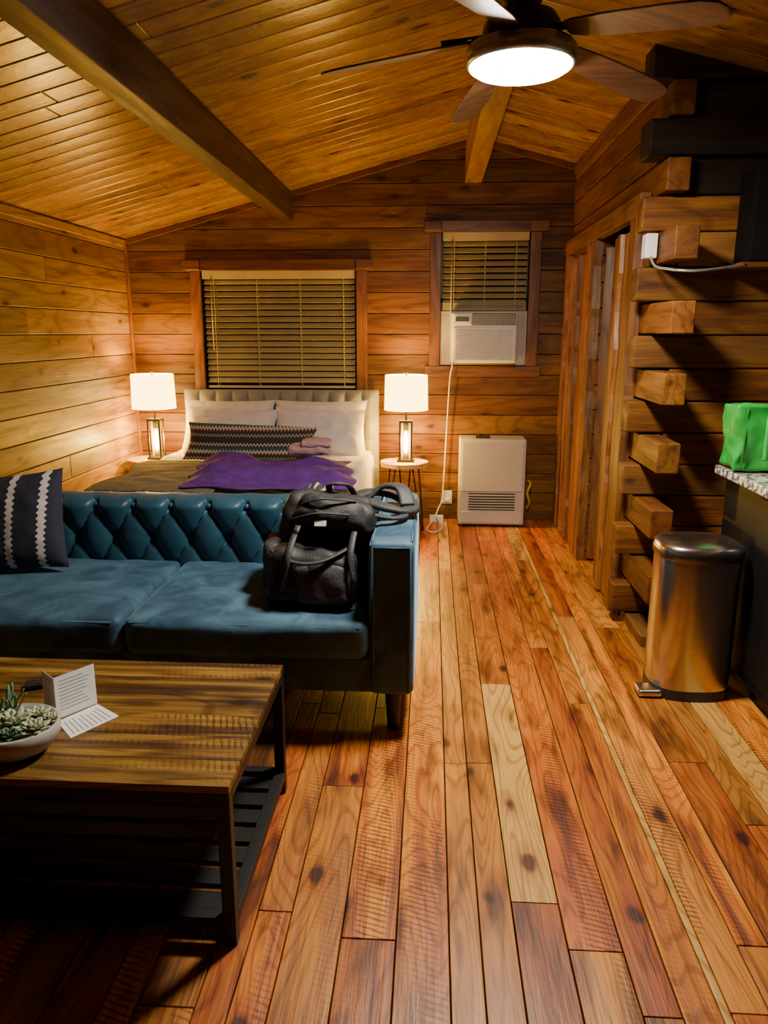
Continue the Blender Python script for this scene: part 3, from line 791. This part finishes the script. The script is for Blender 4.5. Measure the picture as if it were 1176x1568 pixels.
for i,(dx,dy,r,mm) in enumerate([(.0,.0,.065,0),(.07,-.02,.045,0),(-.07,.01,.055,1),(.04,.05,.04,0),(-.03,-.05,.05,0),(.02,-.06,.04,1),(.085,.035,.03,0),(-.09,-.03,.035,0)]):
    rosette(mb,(bx+dx,by+dy,bz+.068),r,4,mm)
for i in range(16):
    a=random.random()*6.28; c=Vector((bx-.05+random.uniform(-.02,.02),by+.06+random.uniform(-.02,.02),bz+.05))
    sweep(mb,[c,c+Vector((math.cos(a)*.02,math.sin(a)*.02,.04)),c+Vector((math.cos(a)*.045,math.sin(a)*.045,.08))],.004,.002,n=5,sm=3,mat=1)
for i in range(14):
    c=Vector((bx+.03+random.uniform(-.07,.06),by-.03+random.uniform(-.04,.05),bz+.075)); lathe(mb,c,[(0,-.008),(.008,0),(0,.009)],8,mat=1)
mb.build('succulents',[simple('succ_pale',(.46,.50,.32),.5),simple('succ_green',(.09,.19,.10),.5)],g)
PAP=simple('brochure_paper',(.8,.8,.79),.5,bump=0,namp=.02); INK=simple('brochure_ink',(.3,.3,.32),.6,bump=0)
g=group('brochure'); mb=MB(); mi=MB()
def panel(p0,p1,h,lean,lines=True):
    p0=Vector(p0);p1=Vector(p1);l=Vector(lean); upv=Vector((0,0,h))+l
    q=(p1-p0).cross(upv).normalized()*.0006
    vs=[p0-q,p1-q,p1+upv-q,p0+upv-q,p0+q,p1+q,p1+upv+q,p0+upv+q]
    mb.add(vs,[(3,2,1,0),(4,5,6,7),(0,1,5,4),(1,2,6,5),(2,3,7,6),(3,0,4,7)])
    if lines:
        for i in range(9):
            f=.88-i*.085; e=.9-random.random()*.25
            for qq in (q*1.4,-q*1.4):
                a=p0+(p1-p0)*.1+upv*f+qq; b_=p0+(p1-p0)*e+upv*f+qq
                mi.add([a,b_,b_-upv*.02,a-upv*.02],[(0,1,2,3)])
A=Vector((-1.085,1.885,.451));B=Vector((-1.025,1.835,.451));C=Vector((-.955,1.935,.451))
panel(A,B,.115,(-.01,.02,0)); panel(B,C,.115,(-.01,.02,0))
def flat(q,mbx,z,th):
    vs=[Vector((x,y,z)) for x,y in q]+[Vector((x,y,z+th)) for x,y in q]
    mbx.add(vs,[(3,2,1,0),(4,5,6,7),(0,1,5,4),(1,2,6,5),(2,3,7,6),(3,0,4,7)])
Q=[(-1.02,1.825),(-.942,1.742),(-.862,1.866),(-.952,1.93)]
flat(Q,mb,.4502,.0012)
q=[Vector(p) for p in Q]
for i in range(9):
    f=.1+i*.095; a=q[1].lerp(q[2],f); b_=q[0].lerp(q[3],f); a2=a.lerp(b_,.1); b2=a.lerp(b_,.7+.2*random.random()); d=(q[2]-q[1])*.02
    mi.add([(a2.x,a2.y,.4518),(b2.x,b2.y,.4518),(b2.x+d.x,b2.y+d.y,.4518),(a2.x+d.x,a2.y+d.y,.4518)],[(3,2,1,0)])
mb.build('pages',PAP,g); mi.build('print_lines',INK,g)
g=group('remote_control'); mb=MB(); mb.box(-1.22,-1.08,2.02,2.065,.45,.468,0,None,R('Z',25)); mb.build('body',BLKP,g,bevel=.006)
mb=MB()
for i in range(5):
    for j in range(2): mb.box(-1.19+i*.02,-1.180+i*.02,2.030+j*.015,2.038+j*.015,.468,.4705,0,None,R('Z',25),Vector((-1.15,2.0425,.46)))
mb.build('buttons',VENT,g)
# ---------------------------------------------------------------- kitchen
g=group('kitchen_counter')
mb=MB(); mb.box(1.315,2.2,.4,3.37,.08,.885); mb.box(1.36,2.2,.4,3.33,0,.08); mb.build('cabinet',simple('black_cabinet',(.005,.005,.006),.45,bump=.02,spec=.3),g,bevel=.004)
mb=MB(); mb.box(1.27,2.25,.38,3.40,.885,.922); mb.build('granite_top',GRAN,g,bevel=.005)
mb=MB()
for y in (.45,1.1,1.75,2.4): mb.box(1.309,1.315,y,y+.6,.12,.86)
mb.build('door_panels',simple('black_panel',(.006,.006,.007),.45,bump=.02,spec=.3),g,bevel=.003)
g=group('wall_cabinet')
mb=MB(); mb.box(1.40,2.3,3.62,3.785,1.80,2.20); mb.build('carcass',simple('dark_cabinet',(.005,.004,.004),.8,spec=.1),g,bevel=.004)
mb=MB(); mb.box(1.405,1.80,3.608,3.62,1.81,2.19);mb.box(1.81,2.28,3.608,3.62,1.81,2.19); mb.build('cabinet_doors',simple('dark_cabinet2',(.006,.005,.005),.8,spec=.1),g,bevel=.004)
mb=MB(); mb.box(1.36,2.3,3.58,3.785,1.778,1.80); mb.build('bottom_board',W_t,g,bevel=.003)
g=group('outlet_box'); mb=MB(); mb.box(.975,1.03,3.715,3.79,1.83,1.94); mb.build('box',WHT,g,bevel=.006)
mb=MB(); sweep(mb,[(1.0,3.72,1.84),(1.01,3.66,1.79),(1.03,3.5,1.765),(1.06,3.44,1.755),(1.15,3.44,1.755),(1.37,3.55,1.785)],.006); mb.build('conduit',simple('conduit_steel',(.5,.5,.5),.35,.8),g)
g=group('trash_can'); tx,ty=1.115,3.075
mb=MB(); lathe(mb,(tx,ty,0),[(1,.035),(1,.60),(.995,.605)],64,sx=.165,sy=.145,pw=.72,capb=True); mb.build('body',STEEL,g)
mb=MB(); lathe(mb,(tx,ty,0),[(1.01,0),(1.01,.04),(1.0,.045)],64,sx=.165,sy=.145,pw=.72,capb=True); mb.build('base_ring',BLKP,g)
mb=MB(); lathe(mb,(tx,ty,0),[(1.03,.60),(1.045,.61),(1.045,.628),(1.02,.637)],64,sx=.165,sy=.145,pw=.72,capb=True); mb.build('lid_rim',STEELD,g)
mb=MB(); lathe(mb,(tx,ty,0),[(1.02,.632),(1.01,.65),(.9,.662),(.5,.668),(0,.67)],64,sx=.165,sy=.145,pw=.72); mb.build('lid',STEEL,g)
mb=MB(); soft(mb,(tx-.178,ty-.08,.02),(.1,.09,.03),.012,n=10); mb.build('pedal',STEEL,g)
g=group('green_grocery_bag'); mb=MB(); soft(mb,(1.455,3.28,1.067),(.35,.2,.265),.014,(.010,.015,.0),nz=.017,nsc=8,rot=R('Z',-4),n=30,taper=-.05); mb.build('bag_body',GREEN,g)
HG=simple('green_handle',(.04,.55,.10),.5)
mb=MB(); sweep(mb,[(1.38,3.160,.98),(1.38,3.158,1.10),(1.385,3.163,1.17),(1.41,3.165,1.235),(1.46,3.165,1.25),(1.51,3.165,1.235),(1.545,3.163,1.17),(1.55,3.158,1.10),(1.55,3.160,.98)],.012,.003,square=True,n=8,up=(0,1,0)); mb.build('handles',HG,g)
mb=MB()
for xx in (1.295,1.61): sweep(mb,[(xx,3.185,.94),(xx+.003,3.178,1.07),(xx+.005,3.18,1.19)],.004,.004,n=8)
mb.build('seams',simple('green_seam',(.01,.2,.025),.5),g)
mb=MB(); soft(mb,(1.47,3.160,1.05),(.11,.012,.09),.005,n=10); mb.build('printed_logo',simple('logo_blue',(.15,.35,.6),.5,nscale=25,namp=.9),g)
w=D.worlds.new('world'); S.world=w; w.use_nodes=True; w.node_tree.nodes['Background'].inputs[0].default_value=(.01,.012,.02,1); w.node_tree.nodes['Background'].inputs[1].default_value=.3
